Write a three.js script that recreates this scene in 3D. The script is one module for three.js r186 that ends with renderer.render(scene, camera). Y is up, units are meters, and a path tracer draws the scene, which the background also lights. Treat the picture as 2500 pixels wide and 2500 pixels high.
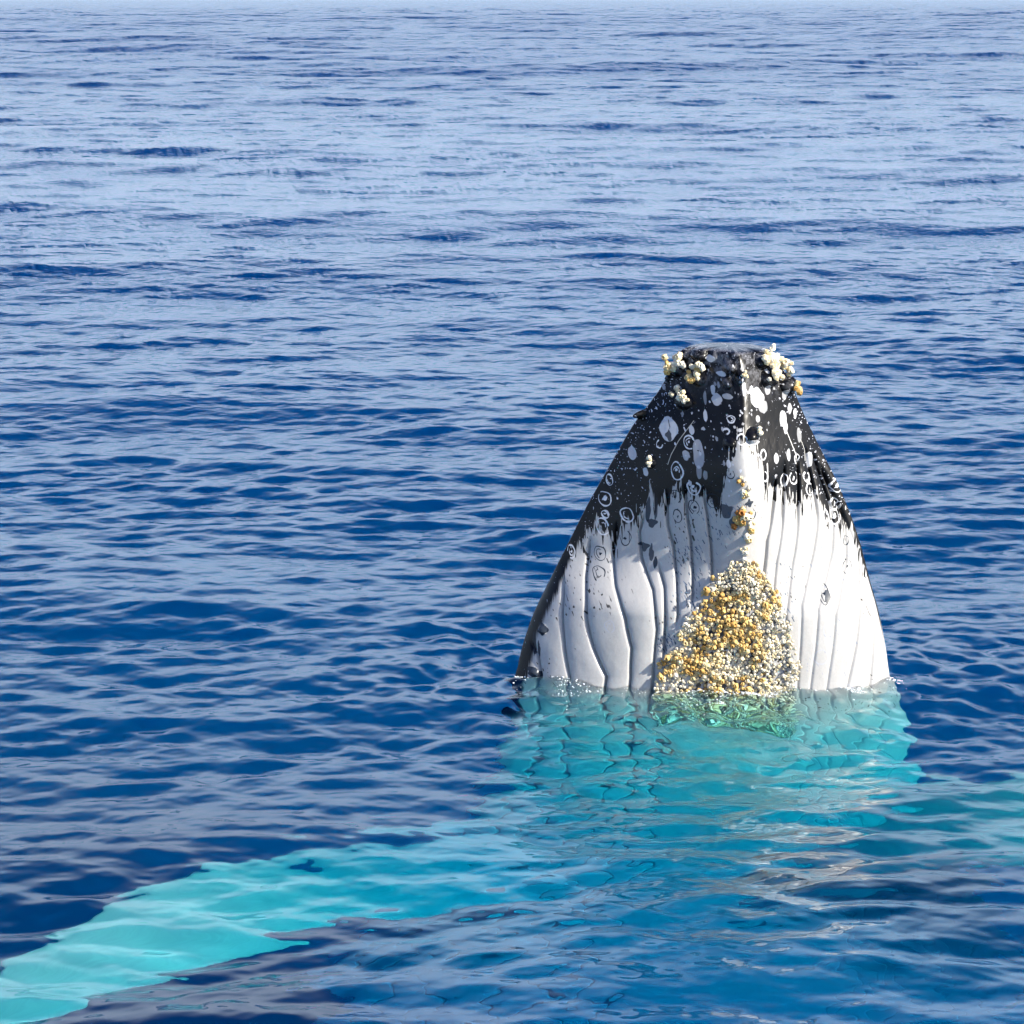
import * as THREE from 'three';
import { mergeGeometries } from 'three/addons/utils/BufferGeometryUtils.js';

// ---------- camera, sky, sun, exposure ----------
const scene = new THREE.Scene();
const EYE = 4.9, CAMZ = 17.56;
const camera = new THREE.PerspectiveCamera(24, 1, 0.1, 30000);
camera.position.set(0, EYE, CAMZ);
camera.rotation.x = -12.02 * Math.PI / 180;
const R = (d) => d * Math.PI / 180;
const clamp = (x, a = 0, b = 1) => Math.min(b, Math.max(a, x));
const smooth = (a, b, x) => { const t = clamp((x - a) / (b - a)); return t * t * (3 - 2 * t); };
const SUN = new THREE.Vector3(Math.sin(R(63)) * Math.cos(R(35)), Math.sin(R(35)), Math.cos(R(63)) * Math.cos(R(35)));
{
  const W = 1024, H = 512, px = new Float32Array(W * H * 4);
  for (let j = 0; j < H; j++) for (let i = 0; i < W; i++) {
    const up = ((j + 0.5) / H - 0.5) * Math.PI, az = ((i + 0.5) / W - 0.5) * 2 * Math.PI;
    const d = new THREE.Vector3(Math.cos(az) * Math.cos(up), Math.sin(up), Math.sin(az) * Math.cos(up));
    const e = Math.max(0, up), t = Math.exp(-((e / 0.44) ** 3.2)), g = Math.exp(-Math.acos(Math.min(1, d.dot(SUN))) / 0.14);
    const zen = [0.004, 0.062, 0.29], hor = [0.60, 0.755, 0.97];
    for (let c = 0; c < 3; c++) px[(j * W + i) * 4 + c] = (zen[c] + (hor[c] - zen[c]) * t) * (0.66 + 0.34 * smooth(0, 0.3, e)) + g * [11, 9.8, 8.0][c];
    px[(j * W + i) * 4 + 3] = 1;
  }
  const sky = new THREE.DataTexture(px, W, H, THREE.RGBAFormat, THREE.FloatType);
  sky.mapping = THREE.EquirectangularReflectionMapping; sky.magFilter = THREE.LinearFilter; sky.needsUpdate = true;
  scene.background = sky; scene.environment = sky;
}
const sun = new THREE.DirectionalLight(new THREE.Color().setRGB(1, 0.94, 0.84), 5);
sun.position.copy(SUN).multiplyScalar(60); sun.castShadow = true;
sun.shadow.mapSize.set(2048, 2048); sun.shadow.camera.far = 150;
Object.assign(sun.shadow.camera, { left: -12, right: 12, top: 12, bottom: -12 });
scene.add(sun, sun.target);
const renderer = new THREE.WebGLRenderer();
renderer.toneMapping = THREE.LinearToneMapping; renderer.toneMappingExposure = 1.8;
renderer.shadowMap.enabled = true;

// ---------- helpers ----------
let seed = 7;
const rnd = () => { seed = (seed + 0x6d2b79f5) | 0; let t = Math.imul(seed ^ (seed >>> 15), 1 | seed); t = (t + Math.imul(t ^ (t >>> 7), 61 | t)) ^ t; return ((t ^ (t >>> 14)) >>> 0) / 4294967296; };
const gauss = () => Math.sqrt(-2 * Math.log(1 - rnd())) * Math.cos(2 * Math.PI * rnd());
const table = (T, x) => {
  if (x <= T[0][0]) return T[0][1];
  for (let i = 1; i < T.length; i++) if (x <= T[i][0]) { const [a, b] = T[i - 1], [c, d] = T[i]; return b + (d - b) * (x - a) / (c - a); }
  return T[T.length - 1][1];
};
const hash = (x, y) => { let n = Math.imul(x, 374761393) + Math.imul(y, 668265263) | 0; n = Math.imul(n ^ (n >>> 13), 1274126177); return ((n ^ (n >>> 16)) >>> 0) / 4294967296; };
const noise = (x, y) => {
  const i = Math.floor(x), j = Math.floor(y), u = x - i, v = y - j, s = u * u * (3 - 2 * u), t = v * v * (3 - 2 * v);
  return (hash(i, j) * (1 - s) + hash(i + 1, j) * s) * (1 - t) + (hash(i, j + 1) * (1 - s) + hash(i + 1, j + 1) * s) * t;
};
const fbm = (x, y) => noise(x, y) * 0.5 + noise(x * 2.1 + 5, y * 2.1) * 0.27 + noise(x * 4.3, y * 4.3 + 9) * 0.15 + noise(x * 8.7 + 3, y * 8.7) * 0.08;

// ---------- the sea ----------
const WHALE_X = 1.43;
const waves = [];
function band(n, l0, l1, slope, spread, turn) {
  for (let i = 0; i < n; i++) {
    const len = l0 * Math.pow(l1 / l0, (i + rnd() * 0.9) / n), k = 2 * Math.PI / len, a = R(turn) + R(spread) * gauss() + Math.PI / 2 * (rnd() < 0.82 ? 1 : -1);
    waves.push({ k, kx: k * Math.cos(a), kz: k * Math.sin(a), amp: slope * Math.sqrt(2 / n) / k * (0.7 + 0.6 * rnd()), ph: rnd() * 6.283, len, small: len < 1.5 });
  }
}
band(7, 6, 15, 0.036, 16, 4);
band(16, 1.7, 5, 0.042, 20, -5);
band(24, 0.62, 1.6, 0.056, 23, 4);
band(34, 0.22, 0.62, 0.102, 25, -3);
const NEAR_WAVES = waves.length;
band(9, 14, 42, 0.07, 18, 3);   // longer swell that only stands out far away
const WV = waves.length;
const stir = Array.from({ length: 22 }, (_, i) => { const k = 2 * Math.PI / (0.13 * Math.pow(4.5, i / 21)), a = rnd() * 6.283; return { k, kx: k * Math.cos(a), kz: k * Math.sin(a), ph: rnd() * 6.283, w: rnd() * 20 }; });
const seaOut = { y: 0, nx: 0, nz: 0 };
function sea(x, z, step) {
  let y = 0, sx = 0, sz = 0;
  const patch = 0.30 + 1.45 * fbm(x * 0.16 + 40, z * 0.24 + 11);
  const away = smooth(-40, -220, z), rougher = 1.05 + 0.35 * smooth(0, -60, z);
  for (let i = 0; i < WV; i++) {
    const w = waves[i], p = w.kx * x + w.kz * z + w.ph, s = Math.sin(p), c = Math.cos(p), m = w.small ? patch : i < NEAR_WAVES ? rougher : away;
    const fade = clamp(w.len / (2.5 * step) - 0.4), far = w.small ? 0.4 + 0.6 * fade : 0.7 + 0.3 * fade;
    y += w.amp * m * fade * s;
    sx += w.amp * m * far * w.kx * c; sz += w.amp * m * far * w.kz * c;
  }
  const dx = x - WHALE_X, dz = (z - 0.1) * 1.5, r = Math.hypot(dx, dz);
  if (r < 6) { // water stirred up by the animal
    const g = 0.17 * (Math.exp(-(((r - 1.5) / 1.1) ** 2)) + 0.25 * Math.exp(-(((r - 3) / 1.6) ** 2))) * Math.sqrt(2 / stir.length);
    for (const q of stir) {
      const p = q.kx * (x + 0.05 * Math.sin(z * 5 + q.w)) + q.kz * z + q.ph, am = g * (0.35 + 1.4 * noise(x * 1.7 + q.w, z * 1.7)) / q.k, c = Math.cos(p);
      y += am * Math.sin(p); sx += am * q.kx * c; sz += am * q.kz * c;
    }
    const bow = 0.02 * Math.exp(-(((r - 1.35) / 0.35) ** 2)); y += bow;
    sx += bow * -2 * (r - 1.35) / 0.1225 * dx / (r + 0.01); sz += bow * -2 * (r - 1.35) / 0.1225 * dz / (r + 0.01);
  }
  seaOut.y = y - 0.035; seaOut.nx = -sx; seaOut.nz = -sz;
  return seaOut;
}
{
  const dist = [-90, -60, -40, -25, -15, -8, -3, 1, 3.5, 5.5];
  for (let d = 6.5; d < 650;) { dist.push(d); d += clamp(d * d / 11800 * 0.92, 0.026, d < 180 ? 0.35 : 0.6); }
  for (let d = 650.6; d < 20000;) { dist.push(d); d += 0.6 + (d - 650) * 0.009; }
  const N = 420, WING = [0.1, 0.3, 0.7, 1.5, 3, 6, 12], cols = N + 2 * WING.length, pos = new Float32Array(dist.length * cols * 3), nor = pos.slice(), uv = new Float32Array(dist.length * cols * 2), uv1 = uv.slice(), idx = [];
  dist.forEach((d, j) => {
    const half = Math.max(2.5, Math.abs(d) * 0.2126 * 1.13 + 0.9), cell = 2 * half / N;
    const step = d < 6.5 ? 2 : d > 650 ? 0.6 + (d - 650) * 0.009 : clamp(d * d / 11800, 0.026, d < 180 ? 0.35 : 0.6);
    for (let i = 0; i < cols; i++) {
      const k = i - WING.length;
      let x = k < 0 ? -half * (1 + WING[-k - 1]) - 12 * WING[-k - 1] : k >= N ? half * (1 + WING[k - N]) + 12 * WING[k - N] : -half + cell * (k + 0.5);
      let z = CAMZ - d;
      if (k >= 0 && k < N && d > 7) { x += (rnd() - 0.5) * cell * 0.6; z += (rnd() - 0.5) * step * 0.5; }
      const s = sea(x, z, Math.max(step, k < 0 || k >= N ? half * 0.3 : cell)), o = (j * cols + i) * 3, l = Math.hypot(s.nx, 1, s.nz);
      pos[o] = x; pos[o + 1] = s.y; pos[o + 2] = z;
      nor[o] = s.nx / l; nor[o + 1] = 1 / l; nor[o + 2] = s.nz / l;
      uv1[(j * cols + i) * 2] = clamp(d / 1024, 0.001, 0.999); uv1[(j * cols + i) * 2 + 1] = 0.5; uv[(j * cols + i) * 2] = x / 6.4; uv[(j * cols + i) * 2 + 1] = -z / 6.4;
      if (j && i) { const a = (j - 1) * cols + i - 1, b = j * cols + i - 1; idx.push(a, a + 1, b, a + 1, b + 1, b); }
    }
  });
  const g = new THREE.BufferGeometry();
  g.setAttribute('position', new THREE.BufferAttribute(pos, 3)); g.setAttribute('normal', new THREE.BufferAttribute(nor, 3)); g.setAttribute('uv', new THREE.BufferAttribute(uv, 2)); g.setAttribute('uv1', new THREE.BufferAttribute(uv1, 2)); g.setIndex(idx);
  // fine ripples, a tile of 6.4 m built from whole-numbered waves so that it repeats without a seam
  const T = 1024, hx = new Float32Array(T * T), hz = new Float32Array(T * T), list = [];
  for (let i = 0; i < 46; i++) {
    const len = 0.075 * Math.pow(0.3 / 0.075, rnd()), a = Math.PI / 2 + R(42) * gauss(), n = 6.4 / len;
    list.push([Math.round(n * Math.cos(a)), Math.round(n * Math.sin(a)), rnd() * 6.283, 0.050 * Math.sqrt(2 / 46)]);
  }
  for (const [nx, nz, ph, sl] of list) {
    const l = Math.hypot(nx, nz), cx = new Float32Array(T), sx = new Float32Array(T), ax = nx / l * sl, az = nz / l * sl;
    for (let i = 0; i < T; i++) { cx[i] = Math.cos(2 * Math.PI * nx * i / T + ph); sx[i] = Math.sin(2 * Math.PI * nx * i / T + ph); }
    for (let j = 0; j < T; j++) {
      const c = Math.cos(2 * Math.PI * nz * j / T), s = Math.sin(2 * Math.PI * nz * j / T);
      for (let i = 0; i < T; i++) { const v = cx[i] * c - sx[i] * s; hx[j * T + i] += ax * v; hz[j * T + i] += az * v; }
    }
  }
  const data = new Uint8Array(T * T * 4);
  for (let i = 0; i < T * T; i++) {
    const x = -hx[i], y = -hz[i], l = Math.hypot(x, y, 1);
    data[i * 4] = (x / l * 0.5 + 0.5) * 255; data[i * 4 + 1] = (y / l * 0.5 + 0.5) * 255; data[i * 4 + 2] = (1 / l * 0.5 + 0.5) * 255; data[i * 4 + 3] = 255;
  }
  const nm = new THREE.DataTexture(data, T, T); nm.wrapS = nm.wrapT = THREE.RepeatWrapping; nm.magFilter = THREE.LinearFilter; nm.needsUpdate = true;
  // ripples too far off to be shaped one by one become roughness
  const far = new Uint8Array(1024 * 4 * 4).map((_, n) => { const d = (n >> 2) % 1024; return n % 4 === 3 ? 255 : 255 * (0.015 + 0.17 * smooth(18, 190, d)); });
  const rough = new THREE.DataTexture(far, 1024, 4); rough.magFilter = THREE.LinearFilter; rough.channel = 1; rough.needsUpdate = true;
  // clear water that swallows red light first
  const water = new THREE.Mesh(g, new THREE.MeshPhysicalMaterial({ color: 0xffffff, roughness: 1, roughnessMap: rough, transmission: 1, thickness: 6, ior: 1.36, normalMap: nm, attenuationColor: new THREE.Color().setRGB(0.25, 0.882, 0.966), attenuationDistance: 1 }));
  water.name = 'sea'; water.userData = { kind: 'structure', label: 'rippled deep blue open sea reaching to the horizon' }; water.receiveShadow = true; scene.add(water);
  const scatterSheet = new THREE.Mesh(new THREE.PlaneGeometry(24000, 24000).rotateX(-Math.PI / 2), new THREE.MeshStandardMaterial({ color: new THREE.Color().setRGB(0.001, 0.66, 0.32), roughness: 1 }));  // added sheet, its colour stands in for light scattered back by deep water
  scatterSheet.name = 'backscatter_sheet'; scatterSheet.userData = { kind: 'structure', label: 'added sheet below the surface standing in for blue light scattered up by deep water', category: 'backscatter_sheet' };
  scatterSheet.position.y = -6.5; scatterSheet.receiveShadow = true; scene.add(scatterSheet);
}

// ---------- the whale ----------
// heights and half widths are in metres from the water line and from the whale's middle
const LEFT = [[-0.061, -1.406], [0.163, -1.355], [0.391, -1.275], [0.582, -1.176], [0.818, -1.057], [1.02, -0.959], [1.221, -0.861], [1.501, -0.705], [1.82, -0.53], [2.019, -0.376], [2.157, -0.288], [2.256, -0.242], [2.359, -0.146]];
const RIGHT = [[-0.088, 1.354], [0.139, 1.327], [0.323, 1.304], [0.543, 1.258], [0.728, 1.203], [0.962, 1.142], [1.194, 1.062], [1.425, 0.963], [1.694, 0.825], [1.887, 0.726], [2.118, 0.627], [2.309, 0.528], [2.378, 0.451]];
const FRONT = [[0, 0.38], [0.7, 0.14], [1.6, 0.05], [2.4, -0.02]], BULGE = [[0, 0.34], [0.7, 0.52], [1.6, 0.56], [2.4, 0.26]], BACK = [[-4, 1.3], [0, 0.95], [1.2, 0.6], [2.4, 0.28]];
const TOP = Math.max(LEFT[LEFT.length - 1][0], RIGHT[RIGHT.length - 1][0]);
const soften = (T) => (Y) => { let v = 0, n = 0; for (let k = -4; k <= 4; k++) { const w = Math.exp(-k * k / 6); v += w * table(T, Y + k * 0.035); n += w; } return v / n; };
const LUT = {};
const smoothTable = (key, T, Y) => { const A = LUT[key] ??= Array.from({ length: 1001 }, (_, i) => soften(T)(-6 + i * 0.009)); const p = clamp((Y + 6) / 0.009, 0, 999.99), i = Math.floor(p); return A[i] + (A[i + 1] - A[i]) * (p - i); };
const edges = (Y) => {
  let l = smoothTable('l', LEFT, Y), r = smoothTable('r', RIGHT, Y);
  if (Y < 0) { const t = Math.sqrt(-Y) * 0.09; l -= t * 0.4 + 1.2 * smooth(0.8, 4, -Y); r += t + 0.4 * smooth(0.8, 4, -Y); }
  return [(l + r) / 2, (r - l) / 2];
};
const profile = (s, Y) => {
  const r = s < 0.15 ? (0.15 - s) / 1.15 : (s - 0.15) / 0.85; s = Math.abs(s);
  const flat = Math.pow(Math.max(0, 1 - Math.pow(s, 2.6)), 0.75), keel = Math.pow(Math.max(0, 1 - (Math.sqrt(r * r + 0.006) - 0.0775) / 0.9255), 0.92);
  return flat + (keel - flat) * smooth(0.5, 0.9, Y);
};
const GROOVES = [
  [[-1.296, 0.234], [-1.249, 0.120], [-1.226, -0.008]],
  [[-1.051, 0.682], [-1.069, 0.479], [-1.062, 0.300], [-1.016, 0.015]],
  [[-0.854, 0.979], [-0.896, 0.707], [-0.893, 0.437], [-0.839, 0.238], [-0.747, 0.044]],
  [[-0.658, 1.118], [-0.693, 0.868], [-0.682, 0.686], [-0.610, 0.470], [-0.564, 0.263], [-0.571, 0.050]],
  [[-0.457, 1.220], [-0.502, 1.063], [-0.484, 0.875], [-0.410, 0.679], [-0.382, 0.411], [-0.403, 0.061]],
  [[-0.367, 0.871], [-0.326, 0.703], [-0.322, 0.434], [-0.328, 0.259]],
  [[-0.304, 1.392], [-0.296, 1.131], [-0.255, 0.992], [-0.234, 0.779], [-0.231, 0.515]],
  [[-0.174, 1.447], [-0.159, 1.222], [-0.133, 1.061], [-0.117, 0.835], [-0.120, 0.666]],
  [[-0.050, 1.445], [-0.016, 1.240], [0.011, 1.033], [0.023, 0.843]],
  [[0.482, 1.546], [0.412, 1.078], [0.376, 0.695]],
  [[0.551, 1.628], [0.540, 1.333], [0.486, 0.921], [0.445, 0.553]],
  [[0.654, 1.667], [0.655, 1.282], [0.611, 0.908], [0.553, 0.551], [0.558, 0.032]],
  [[0.716, 1.711], [0.808, 1.208], [0.754, 0.897], [0.667, 0.609], [0.643, 0.032]],
  [[0.779, 1.667], [0.922, 1.250], [0.919, 0.951], [0.792, 0.577], [0.736, 0.011]],
  [[0.846, 1.550], [1.022, 1.163], [1.027, 0.864], [0.923, 0.532], [0.861, -0.012]],
  [[0.978, 1.279], [1.128, 0.889], [1.120, 0.611], [1.011, -0.020]],
  [[1.161, 0.810], [1.227, 0.486], [1.193, -0.049]],
].map((p) => p.map(([X, Y]) => { const [c, a] = edges(Y); return [Y, (X - c) / a]; }).sort((a, b) => a[0] - b[0]));
const BUMPS = [ // tubercles and healed lumps: x, y, radius, height
  [-0.063, 2.356, 0.060, 0.07], [-0.150, 2.359, 0.05, 0.05], [0.141, 2.294, 0.055, 0.06], [0.124, 2.184, 0.045, 0.05], [0.219, 2.222, 0.04, 0.05],
  [0.301, 1.828, 0.055, 0.06], [0.132, 1.778, 0.045, 0.045], [0.401, 2.332, 0.07, 0.07], [0.446, 2.206, 0.075, 0.07], [0.598, 2.151, 0.08, 0.08], [-0.224, 2.251, 0.07, 0.06],
  [-0.067, 2.198, 0.06, 0.04], [-0.173, 2.022, 0.06, 0.04], [-1.202, 0.317, 0.032, 0.03], [-1.265, 0.015, 0.03, 0.03], [-0.411, 1.575, 0.04, 0.03], [-0.492, 1.915, 0.055, 0.12], [0.034, 2.354, 0.03, 0.02], [-0.273, 2.171, 0.03, 0.03],
];
const lean = (Y) => Y < 0.1 ? 0.95 * (Math.sqrt((Y - 0.1) ** 2 + 0.5) - 0.707) : 0; // under water the belly slants towards the viewer
function surface(X, Y) { // the smooth throat side, without grooves
  const [c, a] = edges(Y), s = clamp((X - c) / a, -1, 1);
  return smoothTable('f', FRONT, Y) + 0.13 * X + smoothTable('b', BULGE, Y) * profile(s, Y) + lean(Y);
}
function surfaceNormal(X, Y) {
  const e = 0.012;
  return new THREE.Vector3(-(surface(X + e, Y) - surface(X - e, Y)) / (2 * e), -(surface(X, Y + e) - surface(X, Y - e)) / (2 * e), 1).normalize();
}
const whale = new THREE.Group(); whale.name = 'humpback_whale'; whale.position.set(WHALE_X, 0, 0); scene.add(whale);
whale.userData = { label: 'black and white humpback whale rising upright from the blue water, throat towards the viewer', category: 'whale' };

const TW = 2048, Y0 = -1.0, Y1 = 2.6;
const texX = (X, Y) => { const [c, a] = edges(Y); return (0.5 + 0.8 * Math.asin(clamp((X - c) / a, -1, 1)) / Math.PI) * TW; };
const texY = (Y) => (Y1 - Y) / (Y1 - Y0) * TW;
const skin = document.createElement('canvas'); skin.width = skin.height = TW;
{
  const ctx = skin.getContext('2d'), im = ctx.createImageData(TW, TW);
  const EDGE = [ // lower edge of the black skin, left to right
    [-1.383, -0.044], [-1.315, 0.194], [-1.248, 0.361], [-1.208, 0.463], [-1.169, 0.561], [-1.116, 0.682], [-1.057, 0.818], [-0.971, 0.906], [-0.932, 0.979], [-0.881, 1.031], [-0.823, 1.077], [-0.708, 1.085], [-0.593, 1.127], [-0.499, 1.177],
    [-0.457, 1.333], [-0.411, 1.441], [-0.367, 1.383], [-0.300, 1.336], [-0.219, 1.414], [-0.108, 1.422], [0.000, 1.467], [0.059, 1.452], [0.093, 1.579], [0.131, 1.721], [0.239, 1.763], [0.368, 1.728], [0.376, 1.615], [0.392, 1.520],
    [0.498, 1.473], [0.623, 1.454], [0.706, 1.425], [0.810, 1.337], [0.871, 1.238], [0.963, 1.171], [1.047, 1.141], [1.113, 1.021], [1.162, 0.923], [1.202, 0.787], [1.248, 0.617], [1.291, 0.433],
  ];
  for (let j = 0; j < TW; j++) {
    const Y = Y1 - (j + 0.5) / TW * (Y1 - Y0), [c, a] = edges(Y);
    for (let i = 0; i < TW; i++) {
      const ph = ((i + 0.5) / TW - 0.5) * Math.PI / 0.8, front = Math.abs(ph) < Math.PI / 2, s = front ? Math.sin(ph) : Math.sign(ph), X = c + a * s;
      const arc = X + (front ? 0 : (ph - s * Math.PI / 2) * 0.8);
      let line = table(EDGE, X);
      const fr = noise(arc * 24, Y * 1.6 + 3) - 0.5, fr2 = noise(arc * 70, Y * 3) - 0.5, fr3 = noise(arc * 200, Y * 7) - 0.5;
      const drip = Math.pow(noise(arc * 13 + 7, 2.5), 5) * 0.42;
      line += fr * 0.13 + fr2 * 0.10 + fr3 * 0.06 - drip;
      let black = smooth(-0.006, 0.008, Y - line);
      const flip = noise(arc * 95 + 11, Y * 8), near = Math.exp(-(((Y - line) / 0.10) ** 2));
      if (flip > 1.02 - 0.34 * near) black = 1 - black;
      if (front) black = Math.max(black, smooth(-0.925, -0.95, s + 0.02 * fr3) * smooth(-0.85, -0.5, Y), smooth(0.985, 0.995, s) * smooth(0.2, 0.5, Y)); else black = Math.max(smooth(-0.9, -0.5, Y), smooth(0.05, 0.5, Math.abs(ph) - Math.PI / 2));
      const mott = fbm(arc * 9, Y * 5), fine = noise(arc * 160, Y * 120), gr = fbm(arc * 40, Y * 30);
      let w = 0.41 + 0.05 * (mott - 0.5) + 0.04 * (fine - 0.5), b = 0.004 + 0.007 * mott * mott;
      // worn grey skin on the chin
      const worn = smooth(2.0, 2.35, Y) * smooth(0.42, 0.7, gr);
      b += 0.10 * worn * (0.4 + fine);
      // salt-like white specks, thick on the flanks of the jaw
      const side = smooth(0.5, 0.95, Math.abs(s)), sp = noise(arc * 130 + 3, Y * 110), sp2 = noise(arc * 60, Y * 55);
      if (sp > 0.95 - 0.15 * side * smooth(0.9, 1.6, Y) && sp2 > 0.45) b = 0.35 + 0.3 * sp2;
      // small dark flecks on the white throat
      const fleck = noise(arc * 90 + Y * 40, Y * 34 - arc * 18), zone = fbm(arc * 5 + 20, Y * 4);
      const q = smooth(0.83, 0.9, fleck) * smooth(0.50, 0.62, zone) * smooth(-0.75, -0.4, Y);
      w *= 1 - 0.9 * q;
      const o = (j * TW + i) * 4, k = 1 - black;
      const lin = [w * k + b * black, w * 0.985 * k + b * 1.02 * black, w * 0.95 * k + b * 1.12 * black];
      for (let n = 0; n < 3; n++) im.data[o + n] = 255 * (lin[n] <= 0.0031308 ? 12.92 * lin[n] : 1.055 * Math.pow(lin[n], 1 / 2.4) - 0.055);
      im.data[o + 3] = 255;
    }
  }
  ctx.putImageData(im, 0, 0);
  const path = (X, Y, rx, ry, wob, lean = 0) => {
    ctx.beginPath();
    const p0 = rnd() * 9;
    for (let n = 0; n <= 28; n++) {
      const t = n / 28 * Math.PI * 2, m = 1 + wob * (noise(p0 + Math.cos(t) * 1.6 + 9, p0 + Math.sin(t) * 1.6 + 9) - 0.5) * 2, y = ry * m * Math.sin(t), x = rx * m * Math.cos(t) + lean * y;
      ctx[n ? 'lineTo' : 'moveTo'](texX(X + x, Y + y), texY(Y + y));
    }
    ctx.closePath();
  };
  const WHITE = '#cfd0d2', DARK = '#1c2430', INK = '#15171c';
  const blob = (X, Y, rx, ry, color = WHITE, wob = 0.18, lean = 0) => { ctx.fillStyle = color; ctx.globalAlpha = 0.62 + 0.38 * rnd(); path(X, Y, rx, ry, wob, lean); ctx.fill(); ctx.globalAlpha = 1; };
  const ring = (X, Y, rx, ry, color = WHITE, width = 0.011, core = 0.3) => { // broken, uneven rings
    ctx.fillStyle = ctx.strokeStyle = color; ctx.lineCap = 'round';
    for (let k = 0; k < (rnd() < 0.5 ? 2 : 1); k++) {
      const m = k ? 0.45 + 0.25 * rnd() : 1, from = rnd() * 6.28, span = (k ? 1.5 + 2.5 * rnd() : 4.2 + 2.2 * rnd()), p0 = rnd() * 9; let last = null;
      for (let n = 0; n <= 24; n++) {
        const t = from + span * n / 24, wob = m * (1 + 0.3 * (noise(p0 + Math.cos(t) * 1.4 + 9, p0 + Math.sin(t) * 1.4 + 9) - 0.5)), p = [texX(X + rx * wob * Math.cos(t), Y + ry * wob * Math.sin(t)), texY(Y + ry * wob * Math.sin(t))];
        ctx.lineWidth = width * (k ? 0.6 : 1) * (0.45 + 1.1 * noise(p0 + n * 0.35, k + 2)) * TW / 3.6;
        if (last) { ctx.beginPath(); ctx.moveTo(...last); ctx.lineTo(...p); ctx.stroke(); }
        last = p;
      }
    }
    if (core && rnd() < 0.6) { path(X + rx * 0.3 * (rnd() - 0.5), Y + ry * 0.3 * (rnd() - 0.5), rx * core * (0.5 + rnd()), ry * core * (0.5 + rnd()), 0.5, 0.3); ctx.fill(); }
  };
  const crack = (pts, color, width) => { ctx.strokeStyle = color; ctx.lineWidth = width * TW / 3.6; ctx.lineCap = 'round'; ctx.beginPath(); pts.forEach(([X, Y], n) => ctx[n ? 'lineTo' : 'moveTo'](texX(X, Y), texY(Y))); ctx.stroke(); };
  // pale oval scars
  for (const [X, Y, rx, ry] of [[-0.285, 1.818, 0.062, 0.085], [-0.079, 1.679, 0.039, 0.101], [-0.076, 1.555, 0.019, 0.047], [-0.166, 1.660, 0.023, 0.035], [-0.541, 1.615, 0.031, 0.050], [-0.026, 1.940, 0.014, 0.043], [0.053, 2.061, 0.035, 0.043], [0.126, 2.091, 0.035, 0.019],
    [0.341, 2.082, 0.054, 0.066], [0.388, 2.012, 0.035, 0.047], [0.309, 2.129, 0.031, 0.023], [0.541, 1.913, 0.027, 0.058], [0.560, 1.853, 0.016, 0.047], [0.668, 1.789, 0.019, 0.047], [0.481, 1.651, 0.019, 0.039], [0.578, 1.666, 0.016, 0.043], [0.753, 1.600, 0.023, 0.062], [-0.033, 1.535, 0.016, 0.035],
    [-0.448, 1.503, 0.019, 0.031], [0.345, 1.938, 0.016, 0.023], [0.300, 1.782, 0.054, 0.023], [0.204, 1.870, 0.012, 0.012], [0.171, 1.889, 0.010, 0.010], [0.231, 1.913, 0.010, 0.010], [0.089, 2.242, 0.035, 0.019], [0.016, 2.337, 0.031, 0.027],
    [-0.123, 1.832, 0.019, 0.035], [0.425, 2.126, 0.023, 0.031], [0.244, 2.153, 0.016, 0.047], [0.599, 1.978, 0.016, 0.039], [0.640, 1.936, 0.012, 0.035], [0.559, 2.073, 0.019, 0.039], [0.029, 2.126, 0.016, 0.035], [-0.026, 2.065, 0.012, 0.047], [0.126, 1.638, 0.016, 0.027]]) blob(X, Y, rx, ry);
  blob(-0.282, 1.775, 0.023, 0.035, INK, 0.4); crack([[-0.283, 1.883], [-0.273, 1.834], [-0.296, 1.788]], INK, 0.005);
  crack([[-0.086, 1.700], [-0.064, 1.696]], INK, 0.006);
  // ring scars left by barnacles
  for (const [X, Y, rx, ry] of [[-0.143, 1.750, 0.035, 0.043], [-0.230, 1.541, 0.043, 0.058], [-0.112, 1.436, 0.043, 0.047], [0.147, 1.940, 0.027, 0.023], [0.217, 1.809, 0.035, 0.035], [0.116, 1.858, 0.019, 0.019], [0.548, 1.496, 0.027, 0.047], [0.623, 1.501, 0.031, 0.047], [0.729, 1.495, 0.027, 0.039], [0.748, 1.405, 0.027, 0.043],
    [0.379, 1.692, 0.019, 0.035], [0.392, 1.539, 0.019, 0.035], [0.962, 1.408, 0.035, 0.050], [0.948, 1.283, 0.027, 0.043], [0.946, 1.191, 0.027, 0.050], [0.870, 1.201, 0.023, 0.043], [-0.741, 1.272, 0.047, 0.050], [-0.738, 1.164, 0.027, 0.027], [-0.758, 1.075, 0.043, 0.054], [-0.987, 0.867, 0.027, 0.043], [-0.582, 1.181, 0.047, 0.050], [0.648, 1.632, 0.019, 0.031], [-0.706, 1.410, 0.023, 0.035], [-0.349, 1.708, 0.019, 0.027]]) ring(X, Y, rx, ry);
  for (const [X, Y, rx, ry] of [[-0.781, 0.879, 0.043, 0.050], [-0.791, 0.750, 0.043, 0.047], [-0.597, 1.013, 0.039, 0.054], [-0.112, 1.296, 0.039, 0.047], [-0.241, 1.355, 0.039, 0.050], [-0.226, 1.217, 0.031, 0.043], [0.019, 1.359, 0.043, 0.050], [0.137, 1.565, 0.027, 0.035], [0.282, 1.304, 0.039, 0.054], [0.842, 0.669, 0.027, 0.070], [1.028, 1.014, 0.023, 0.035], [1.034, 0.827, 0.035, 0.054]]) ring(X, Y, rx, ry, DARK, 0.006, 0.22);
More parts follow.
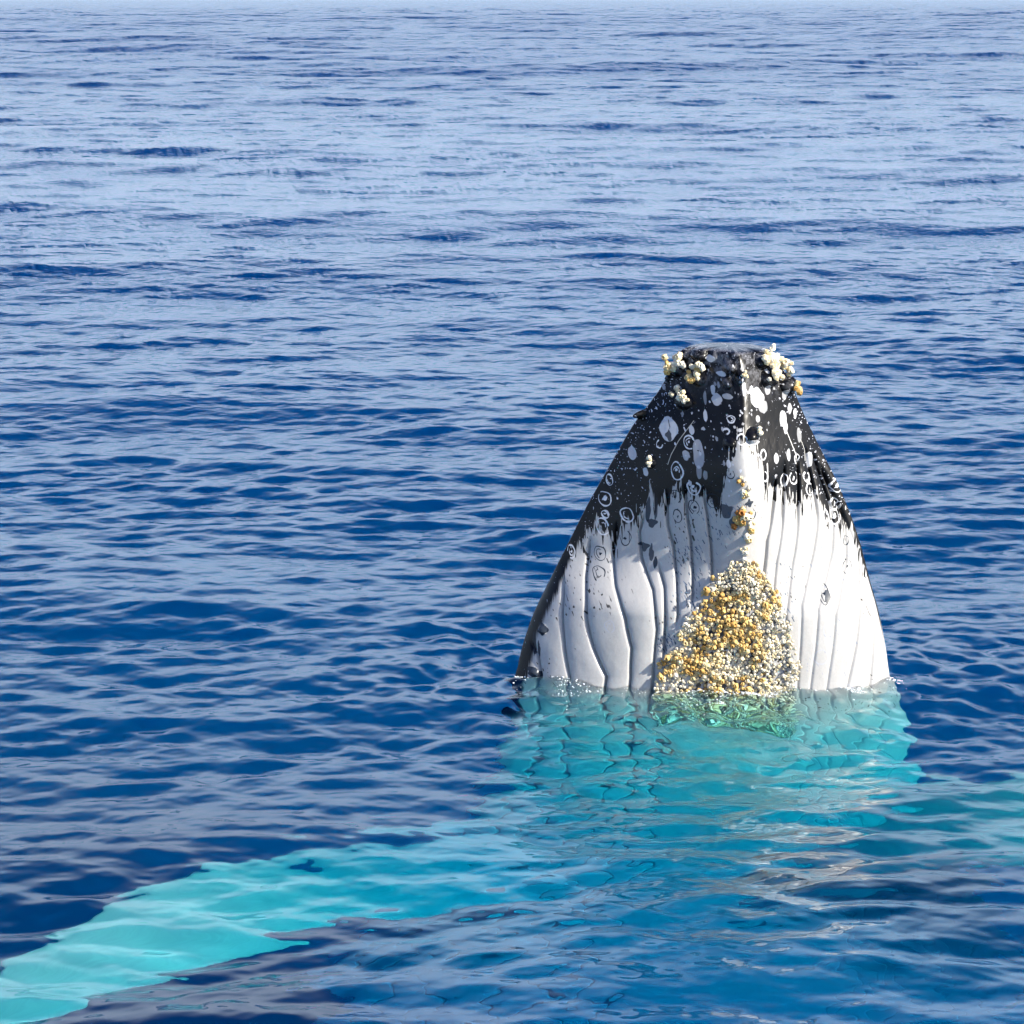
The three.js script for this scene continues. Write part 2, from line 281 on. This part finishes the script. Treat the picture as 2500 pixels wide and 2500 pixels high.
  for (const [X, Y, rx, ry] of [[-0.717, 0.414, 0.035, 0.043], [0.869, 0.919, 0.031, 0.039], [0.858, 0.425, 0.031, 0.047], [0.812, 0.238, 0.047, 0.054], [1.022, -0.001, 0.031, 0.027], [0.499, 1.225, 0.023, 0.035]]) ring(X, Y, rx, ry, '#a9adb8', 0.004, 0.1);
  for (const [X, Y, rx, ry] of [[0.864, 0.647, 0.023, 0.050], [0.114, 1.306, 0.039, 0.047], [0.166, 1.223, 0.031, 0.031], [0.273, 1.362, 0.027, 0.027], [-0.412, 0.934, 0.019, 0.054], [-0.465, 0.973, 0.035, 0.031], [-0.382, 0.869, 0.012, 0.047], [-0.434, 1.235, 0.016, 0.078], [-0.375, 1.258, 0.010, 0.070], [-0.405, 1.151, 0.031, 0.031], [-1.202, 0.317, 0.039, 0.043], [-1.273, 0.013, 0.047, 0.035], [-1.264, 0.218, 0.016, 0.062], [-1.233, 0.178, 0.012, 0.054]]) blob(X, Y, rx, ry, DARK, 0.45, 0.1);
  // the pale line of the lip, and streaks down the grooves on the other side
  crack([[-0.107, 1.898], [-0.160, 1.827], [-0.216, 1.748], [-0.269, 1.646], [-0.292, 1.577]], '#b9b4a6', 0.008);
  crack([[0.560, 1.846], [0.606, 1.734], [0.640, 1.651], [0.666, 1.547]], '#d8d6d0', 0.010);
  crack([[0.679, 1.752], [0.710, 1.677], [0.719, 1.605]], '#d8d6d0', 0.007);
  crack([[0.223, 2.215], [0.241, 2.164], [0.276, 2.118]], WHITE, 0.012);
  // scratches
  for (let n = 0; n < 420; n++) {
    const t = rnd(), zones = [[1290, 940, 110, 150], [1255, 1190, 30, 90], [1425, 1050, 60, 240], [1265, 1100, 60, 170], [1530, 1000, 130, 300]], k = n % 5;
    const Z = [[-0.182, 1.389, 0.42, 0.6], [-0.375, 0.411, 0.13, 0.36], [0.382, 0.931, 0.22, 0.9], [-0.285, 1.072, 0.22, 0.5], [0.704, 1.202, 0.45, 1.1]][k];
    const X = Z[0] + rnd() * Z[2], Y = Z[1] - rnd() * Z[3], l = 0.008 + 0.03 * rnd() * rnd();
    crack([[X, Y], [X + l * (0.2 + 0.6 * rnd()), Y - l * (0.5 + rnd())]], k === 4 ? '#8d93a0' : t < 0.6 ? '#3c4a5c' : '#77818f', 0.003 + 0.006 * rnd() * rnd());
  }
  for (let n = 0; n < 900; n++) { // painted shade in the gaps between the barnacles, and brown old shell bases
    const Y = -0.12 + 0.97 * rnd(), mid = table([[-0.6, 0.0], [0.2, 0.0], [0.85, 0.06]], Y), wide = table([[-0.6, 0.5], [0.2, 0.46], [0.6, 0.3], [0.85, 0.14]], Y), X = [0.154, 0.005][0] + mid + wide * (rnd() + rnd() - 1), r = 0.006 + 0.016 * rnd() * rnd();
    blob(X, Y, r, r * (0.7 + 1.2 * rnd()), ['#2a2a2e', '#3a2e1a', '#5a5a58', '#2c2e34', '#7a643c'][n % 5], 0.6, 0.3);
  }
  for (let n = 0; n < 120; n++) { const X = [0.081, 2.042][0] + gauss() * 0.3, Y = 2.0 + gauss() * 0.3, r = 0.004 + 0.008 * rnd() * rnd(); blob(X, Y, r, r * (1 + rnd()), '#c9cbd0', 0.4); }
}
const skinMap = new THREE.CanvasTexture(skin); skinMap.colorSpace = THREE.SRGBColorSpace; skinMap.wrapS = THREE.RepeatWrapping; skinMap.wrapT = THREE.ClampToEdgeWrapping;
{
  const NF = 640, NB = 34, rows = [];
  for (let n = 0; n < 12; n++) rows.push([TOP, n / 12]);                      // the rounded end of the chin
  for (let Y = TOP; Y > -0.8; Y -= 0.0105) rows.push([Y, 1]);
  for (let Y = -0.82; Y > -6.4; Y -= 0.06) rows.push([Y, 1]);
    const cols = NF + 2 * NB + 1, pos = [], uv = [], idx = [];
  rows.forEach(([Y, cap], j) => {
    const round = cap < 1 ? Math.pow(Math.sin(cap * Math.PI / 2), 0.55) : 1, lift = cap < 1 ? 0.03 * Math.cos(cap * Math.PI / 2) : 0;
    const soft = 1 - 0.03 * Math.exp(-(TOP - Y) / 0.02);
    const [c, a] = edges(Y), D = smoothTable('k', BACK, Y), F = smoothTable('f', FRONT, Y), Bu = smoothTable('b', BULGE, Y);
    const g = GROOVES.map((p) => { const top = p[p.length - 1][0], bot = p[0][0]; return [table(p, Y), smooth(top + 0.02, top - 0.12, Y) * (bot > 0.2 ? smooth(bot - 0.1, bot, Y) : 1)]; }).sort((p, q) => p[0] - q[0]);
    for (let i = 0; i < cols; i++) {
      const t = i - NB, front = t >= 0 && t <= NF, ph = front ? -Math.PI / 2 + Math.PI * t / NF : 0;
      const bt = t < 0 ? -t / NB : t > NF ? (t - NF) / NB : 0, side = t < 0 ? -1 : 1;
      const s = front ? Math.sin(ph) : side * Math.cos(bt * Math.PI / 2);
      let X = c + a * s, Z = F + 0.13 * X, dz = 0;
      if (front) {
        Z += Bu * profile(s, Y);
        for (const q of g) {
          const d = Math.abs(s - q[0]) * a;
          if (q[1] > 0 && d < 0.3) dz -= q[1] * (1 - 0.68 * smooth(0.2, 0.4, q[0]) * smooth(1.4, 1.1, Y)) * (0.036 * Math.exp(-((d / 0.0085) ** 2)) + 0.020 * Math.exp(-d / 0.045)) * smooth(1, 0.93, Math.abs(s));
        }
        for (const [bx, by, br, bh] of BUMPS) {
          const r = br * 0.95, h = bh * 0.95;
          const d2 = ((X - bx) ** 2 + (Y - by) ** 2) / (r * r);
          if (d2 < 1) dz += h * Math.pow(1 - d2, 0.7);
        }
        dz += 0.004 * (fbm(X * 14, Y * 10) - 0.5);
      } else Z -= D * Math.sin(bt * Math.PI / 2);
      const nx = front ? s * 0.75 : 0, nz = front ? Math.sqrt(1 - nx * nx) : 0;
      X += dz * nx; Z += dz * nz;
      const zc = F - 0.15 * D;
      X = c + (X - c) * round * soft; Z = zc + (Z - zc) * round * soft + lean(Y);
      pos.push(X, Y + lift, Z);
      const u = front ? 0.5 + 0.8 * ph / Math.PI : side < 0 ? 0.1 - 0.1 * bt : 0.9 + 0.1 * bt;
      uv.push(u, (Y + (1 - cap) * 0.12 - Y0) / (Y1 - Y0));
      if (j && i) { const p = (j - 1) * cols + i - 1, q = p + cols; idx.push(p, q, p + 1, p + 1, q, q + 1); }
    }
  });
  const body = new THREE.BufferGeometry();
  body.setAttribute('position', new THREE.Float32BufferAttribute(pos, 3)); body.setAttribute('uv', new THREE.Float32BufferAttribute(uv, 2)); body.setIndex(idx); body.computeVertexNormals();
  // the long knobbly pectoral fins, spread out under water and grown into the flanks
  const fin = (pts, tilt, wide = 1) => {
    const curve = new THREE.CatmullRomCurve3(pts.map((p) => new THREE.Vector3(...p))), n = 150, m = 40, P = [], U = [], I = [];
    for (let j = 0; j <= n; j++) {
      const t = j / n, c = curve.getPoint(t), d = curve.getTangent(t).setY(0).normalize(), across = new THREE.Vector3(-d.z, 0, d.x), flat = new THREE.Vector3();
      if (across.z < 0) across.negate();
      flat.copy(across).multiplyScalar(Math.cos(tilt)).y -= Math.sin(tilt);
      const up = new THREE.Vector3(0, 1, 0).multiplyScalar(Math.cos(tilt)).addScaledVector(across, Math.sin(tilt));
      const chord = wide * table([[0, 0.7], [0.25, 0.58], [0.6, 0.46], [0.85, 0.32], [1, 0.02]], t), knob = 1 + 0.10 * Math.pow(Math.abs(Math.sin(t * 26)), 1.5) + 0.05 * noise(t * 40, 3);
      for (let i = 0; i <= m; i++) {
        const a = i / m * Math.PI * 2, x = Math.cos(a) * chord * (Math.cos(a) < 0 ? knob : 1 + 0.06 * (noise(t * 18, 8) - 0.5)), y = Math.sin(a) * chord * 0.17;
        const p = c.clone().addScaledVector(flat, x).addScaledVector(up, y); P.push(p.x, p.y, p.z); U.push(0.3 + 0.3 * i / m, 0.02 + 0.08 * t);
        if (j && i) { const q = (j - 1) * (m + 1) + i - 1, r = q + m + 1; I.push(q, q + 1, r, q + 1, r + 1, r); }
      }
    }
    const g = new THREE.BufferGeometry(); g.setAttribute('position', new THREE.Float32BufferAttribute(P, 3)); g.setAttribute('uv', new THREE.Float32BufferAttribute(U, 2)); g.setIndex(I); g.computeVertexNormals(); return g;
  };
  const left = fin([[-0.7, -2.9, 1.6], [-1.5, -2.2, 2.2], [-2.3, -1.45, 3.2], [-3.05, -0.72, 4.25], [-3.8, -0.56, 5.5], [-4.6, -0.7, 6.7]], 0.35);
  const right = fin([[0.5, -2.2, 1.7], [1.2, -1.5, 2.1], [2.0, -0.95, 2.6], [2.9, -0.72, 3.2], [4.0, -0.75, 3.9], [5.0, -0.9, 4.6]], 0.35, 1.4);
  const mesh = new THREE.Mesh(mergeGeometries([body, left, right]), new THREE.MeshPhysicalMaterial({ map: skinMap, roughness: 0.26, specularIntensity: 0.4 }));
  mesh.name = 'body'; mesh.castShadow = mesh.receiveShadow = true; whale.add(mesh);
}

// ---------- barnacles ----------
const shells = [0, 1, 2, 3, 4].map((k) => { // squat ribbed shells with a hollow crown
  const n = 10, prof = [[1.1, 0], [1.0, 0.35], [0.78, 0.8], [0.56, 1.08], [0.40, 1.1], [0.30, 0.72], [0, 0.62]], P = [], I = [];
  prof.forEach(([r, y], j) => { for (let i = 0; i < n; i++) { const a = i / n * Math.PI * 2, m = r * (1 + (i % 2 ? 0.11 : -0.11) * (r > 0.3 ? 1 : 0) + 0.22 * (hash(i + k * 31, j + 5) - 0.5)); P.push(m * Math.cos(a), y * (1 + 0.3 * (hash(i + k * 7, 9) - 0.5)), m * Math.sin(a)); if (j) { const p = (j - 1) * n + i, q = (j - 1) * n + (i + 1) % n; I.push(p, p + n, q, q, p + n, q + n); } } });
  const g = new THREE.BufferGeometry(); g.setAttribute('position', new THREE.Float32BufferAttribute(P, 3)); g.setIndex(I); g.computeVertexNormals(); return g;
});
const tones = [[0.70, 0.60, 0.39], [0.72, 0.67, 0.54], [0.60, 0.48, 0.25], [0.56, 0.38, 0.13], [0.44, 0.26, 0.07], [0.50, 0.46, 0.36], [0.30, 0.12, 0.02]].map((c) => new THREE.MeshStandardMaterial({ color: new THREE.Color().setRGB(...c), roughness: 0.75 }));
const upY = new THREE.Vector3(0, 1, 0);
function shellAt(X, Y, r, tone, lift = 0, tilt = 0.4, off = 0) {
  const n = surfaceNormal(X, Y), p = new THREE.Vector3(X, Y, surface(X, Y)).addScaledVector(n, lift);
  const d = n.clone().add(new THREE.Vector3(rnd() - 0.5, rnd() - 0.5, rnd() - 0.5).multiplyScalar(tilt)).normalize();
  const b = new THREE.Mesh(shells[Math.floor(rnd() * 5)], tones[tone]); b.name = 'barnacle'; b.castShadow = b.receiveShadow = true;
  b.position.copy(p); b.quaternion.setFromUnitVectors(upY, d); b.scale.set(r * (0.8 + 0.4 * rnd()), r * (0.8 + 0.8 * rnd()), r * (0.8 + 0.4 * rnd())); return b;
}
function cluster(name, label) { const c = new THREE.Group(); c.name = name; if (label) c.userData.label = label; whale.add(c); return c; }
{ // the crust over the middle of the throat
  const PATCH_L = [[-0.332, -0.134], [-0.304, 0.046], [-0.241, 0.263], [-0.193, 0.490], [-0.041, 0.609], [0.049, 0.815], [0.166, 0.934]].map(([X, Y]) => [Y, X]).sort((a, b) => a[0] - b[0]);
  const PATCH_R = [[0.592, -0.107], [0.581, 0.032], [0.587, 0.244], [0.538, 0.437], [0.422, 0.682], [0.312, 0.840], [0.256, 0.939]].map(([X, Y]) => [Y, X]).sort((a, b) => a[0] - b[0]);
  const yt = Math.max(PATCH_L[PATCH_L.length - 1][0], PATCH_R[PATCH_R.length - 1][0]), yb = -0.5, found = [];
  for (let n = 0; n < 30000 && found.length < 1600; n++) {
    const Y = yb + (yt - yb) * rnd(), l = table(PATCH_L, Y), r = table(PATCH_R, Y), e = rnd(), rag = 0.16 * (fbm(Y * 6 + 9, 3) - 0.45), rag2 = 0.16 * (fbm(Y * 6 + 50, 7) - 0.45), X = l - 0.05 + rag + (r - l + 0.10 - rag + rag2) * e;
    const dens = fbm(X * 7 + 3, Y * 7), yellow = fbm(X * 6 + 30, Y * 6 + 4) - 0.12 * Math.abs(e - 0.45);
    if (dens < 0.48 + 0.16 * smooth(0.25, 0.5, Math.abs(e - 0.5)) && rnd() < 0.9) continue;
    const rad = 0.0095 + 0.013 * rnd() * rnd() + (yellow > 0.52 ? 0.008 * rnd() : 0);
    if (found.some((q) => (q[0] - X) ** 2 + (q[1] - Y) ** 2 < (0.66 * (q[2] + rad)) ** 2)) continue;
    found.push([X, Y, Y < -0.05 ? rad * 1.3 : rad, Y < -0.05 ? [0, 1, 2, 1, 5][Math.floor(rnd() * 5)] : yellow > 0.54 ? (rnd() < 0.4 ? 3 : rnd() < 0.3 ? 4 : 2) : yellow > 0.46 ? (rnd() < 0.5 ? 2 : 0) : rnd() < 0.45 ? 1 : rnd() < 0.7 ? 0 : 5]);
  }
  found.sort((a, b) => (b[1] > -0.02) - (a[1] > -0.02) || b[2] - a[2]);
  const crust = cluster('barnacle_crust', 'broad crust of cream and ochre barnacles on the middle of the throat');
  const rest = [];
  found.forEach(([X, Y, r, tone], n) => {
    const b = shellAt(X, Y, r, tone, 0.045 * smooth(0.42, 0.66, fbm(X * 8 + 60, Y * 8)) * rnd() + (tone > 2 && tone < 5 ? 0.02 * rnd() : 0), 0.9);
    if (n < 250) crust.add(b); else { b.updateMatrix(); const g = b.geometry.clone().applyMatrix4(b.matrix), c = tones[tone].color; g.setAttribute('color', new THREE.Float32BufferAttribute(Array.from({ length: g.attributes.position.count }, () => [c.r, c.g, c.b]).flat(), 3)); rest.push(g); }
  });
  const small = new THREE.Mesh(mergeGeometries(rest), new THREE.MeshStandardMaterial({ vertexColors: true, roughness: 0.6 })); small.name = 'small_barnacles'; small.userData.kind = 'stuff'; small.castShadow = small.receiveShadow = true; crust.add(small);
}
function bunch(label, list) { // list: x, y, spread x, spread y, count, radius, tones, lift
  const c = cluster('barnacle_cluster', label);
  for (const [X, Y, sx, sy, n, r, ts, lift] of list) for (let k = 0; k < n; k++) c.add(shellAt(X + gauss() * sx * 0.55, Y + gauss() * sy * 0.55, r * (0.75 + 0.5 * rnd()), ts[k % ts.length], lift, 0.9));
}
bunch('ragged line of rust brown and cream barnacles down the chin ridge', [[0.217, 1.534, 0.02, 0.03, 4, 0.016, [4, 1, 0], 0.005], [0.234, 1.420, 0.03, 0.05, 7, 0.018, [1, 0, 3], 0.005], [0.206, 1.265, 0.035, 0.05, 8, 0.022, [6, 4, 3], 0.012], [0.243, 1.305, 0.03, 0.06, 6, 0.022, [3, 0, 1], 0.01], [0.291, 1.208, 0.02, 0.03, 4, 0.018, [1, 2], 0.005], [0.269, 1.112, 0.02, 0.03, 4, 0.02, [2, 1, 3], 0.006], [0.240, 0.997, 0.03, 0.04, 7, 0.016, [1, 0], 0.004]]);
bunch('yellow and cream barnacles jutting from the left corner of the chin', [[-0.273, 2.255, 0.035, 0.045, 12, 0.021, [3, 2, 0], 0.06], [-0.190, 2.277, 0.05, 0.05, 16, 0.020, [0, 1], 0.05]]);
bunch('cream and amber barnacles just below the left chin corner', [[-0.056, 2.243, 0.035, 0.04, 10, 0.021, [0, 1, 3], 0.04], [-0.093, 2.173, 0.03, 0.03, 8, 0.021, [3, 2], 0.04]]);
bunch('pale barnacle rosette on the left of the chin', [[-0.177, 2.036, 0.045, 0.05, 16, 0.017, [1, 0, 0], 0.04]]);
bunch('cream barnacles crowning the right corner of the chin', [[0.411, 2.344, 0.055, 0.05, 16, 0.020, [0, 1], 0.06], [0.446, 2.220, 0.05, 0.055, 20, 0.020, [1, 0], 0.07]]);
bunch('pale barnacles at the right edge of the chin', [[0.575, 2.272, 0.035, 0.06, 14, 0.019, [0, 1, 2], 0.05]]);
bunch('orange barnacles hanging from the right edge of the chin', [[0.621, 2.104, 0.03, 0.045, 14, 0.017, [3, 4, 2], 0.07]]);
bunch('few pale barnacles on dark tubercles of the chin', [[0.235, 2.229, 0.012, 0.012, 3, 0.013, [0], 0.05], [0.326, 1.846, 0.02, 0.02, 6, 0.013, [0, 1], 0.055], [-0.411, 1.575, 0.015, 0.03, 7, 0.014, [1, 0], 0.025], [0.023, 0.739, 0.012, 0.018, 5, 0.02, [1], 0.01]]);

// ---------- a little froth where the water laps the skin ----------
{
  const at = [];
  for (let n = 0; n < 1500; n++) {
    const X = -1.4 + 2.8 * rnd(), clump = fbm(X * 5 + 80, 3), edge = surface(X, 0);
    if (rnd() > smooth(0.45, 0.75, clump) + 0.04) continue;
    const away = Math.abs(gauss()) * (X < 0.1 ? 0.22 : 0.07) * (0.3 + clump), x = WHALE_X + X + gauss() * 0.02, z = edge + 0.01 + away;
    at.push([x, sea(x, z, 0.03).y, z, 0.0025 + 0.007 * rnd() * rnd()]);
  }
  const froth = new THREE.InstancedMesh(new THREE.IcosahedronGeometry(1, 1), new THREE.MeshPhysicalMaterial({ color: new THREE.Color().setRGB(0.75, 0.78, 0.8), roughness: 0.2 }), at.length), m = new THREE.Matrix4();
  at.forEach(([x, y, z, r], n) => froth.setMatrixAt(n, m.makeScale(r, r * 0.7, r).setPosition(x, y + r * 0.2, z)));
  froth.name = 'froth'; froth.userData = { kind: 'stuff', label: 'thin white froth lapping against the whale at the water line' }; scene.add(froth);
}

renderer.render(scene, camera);
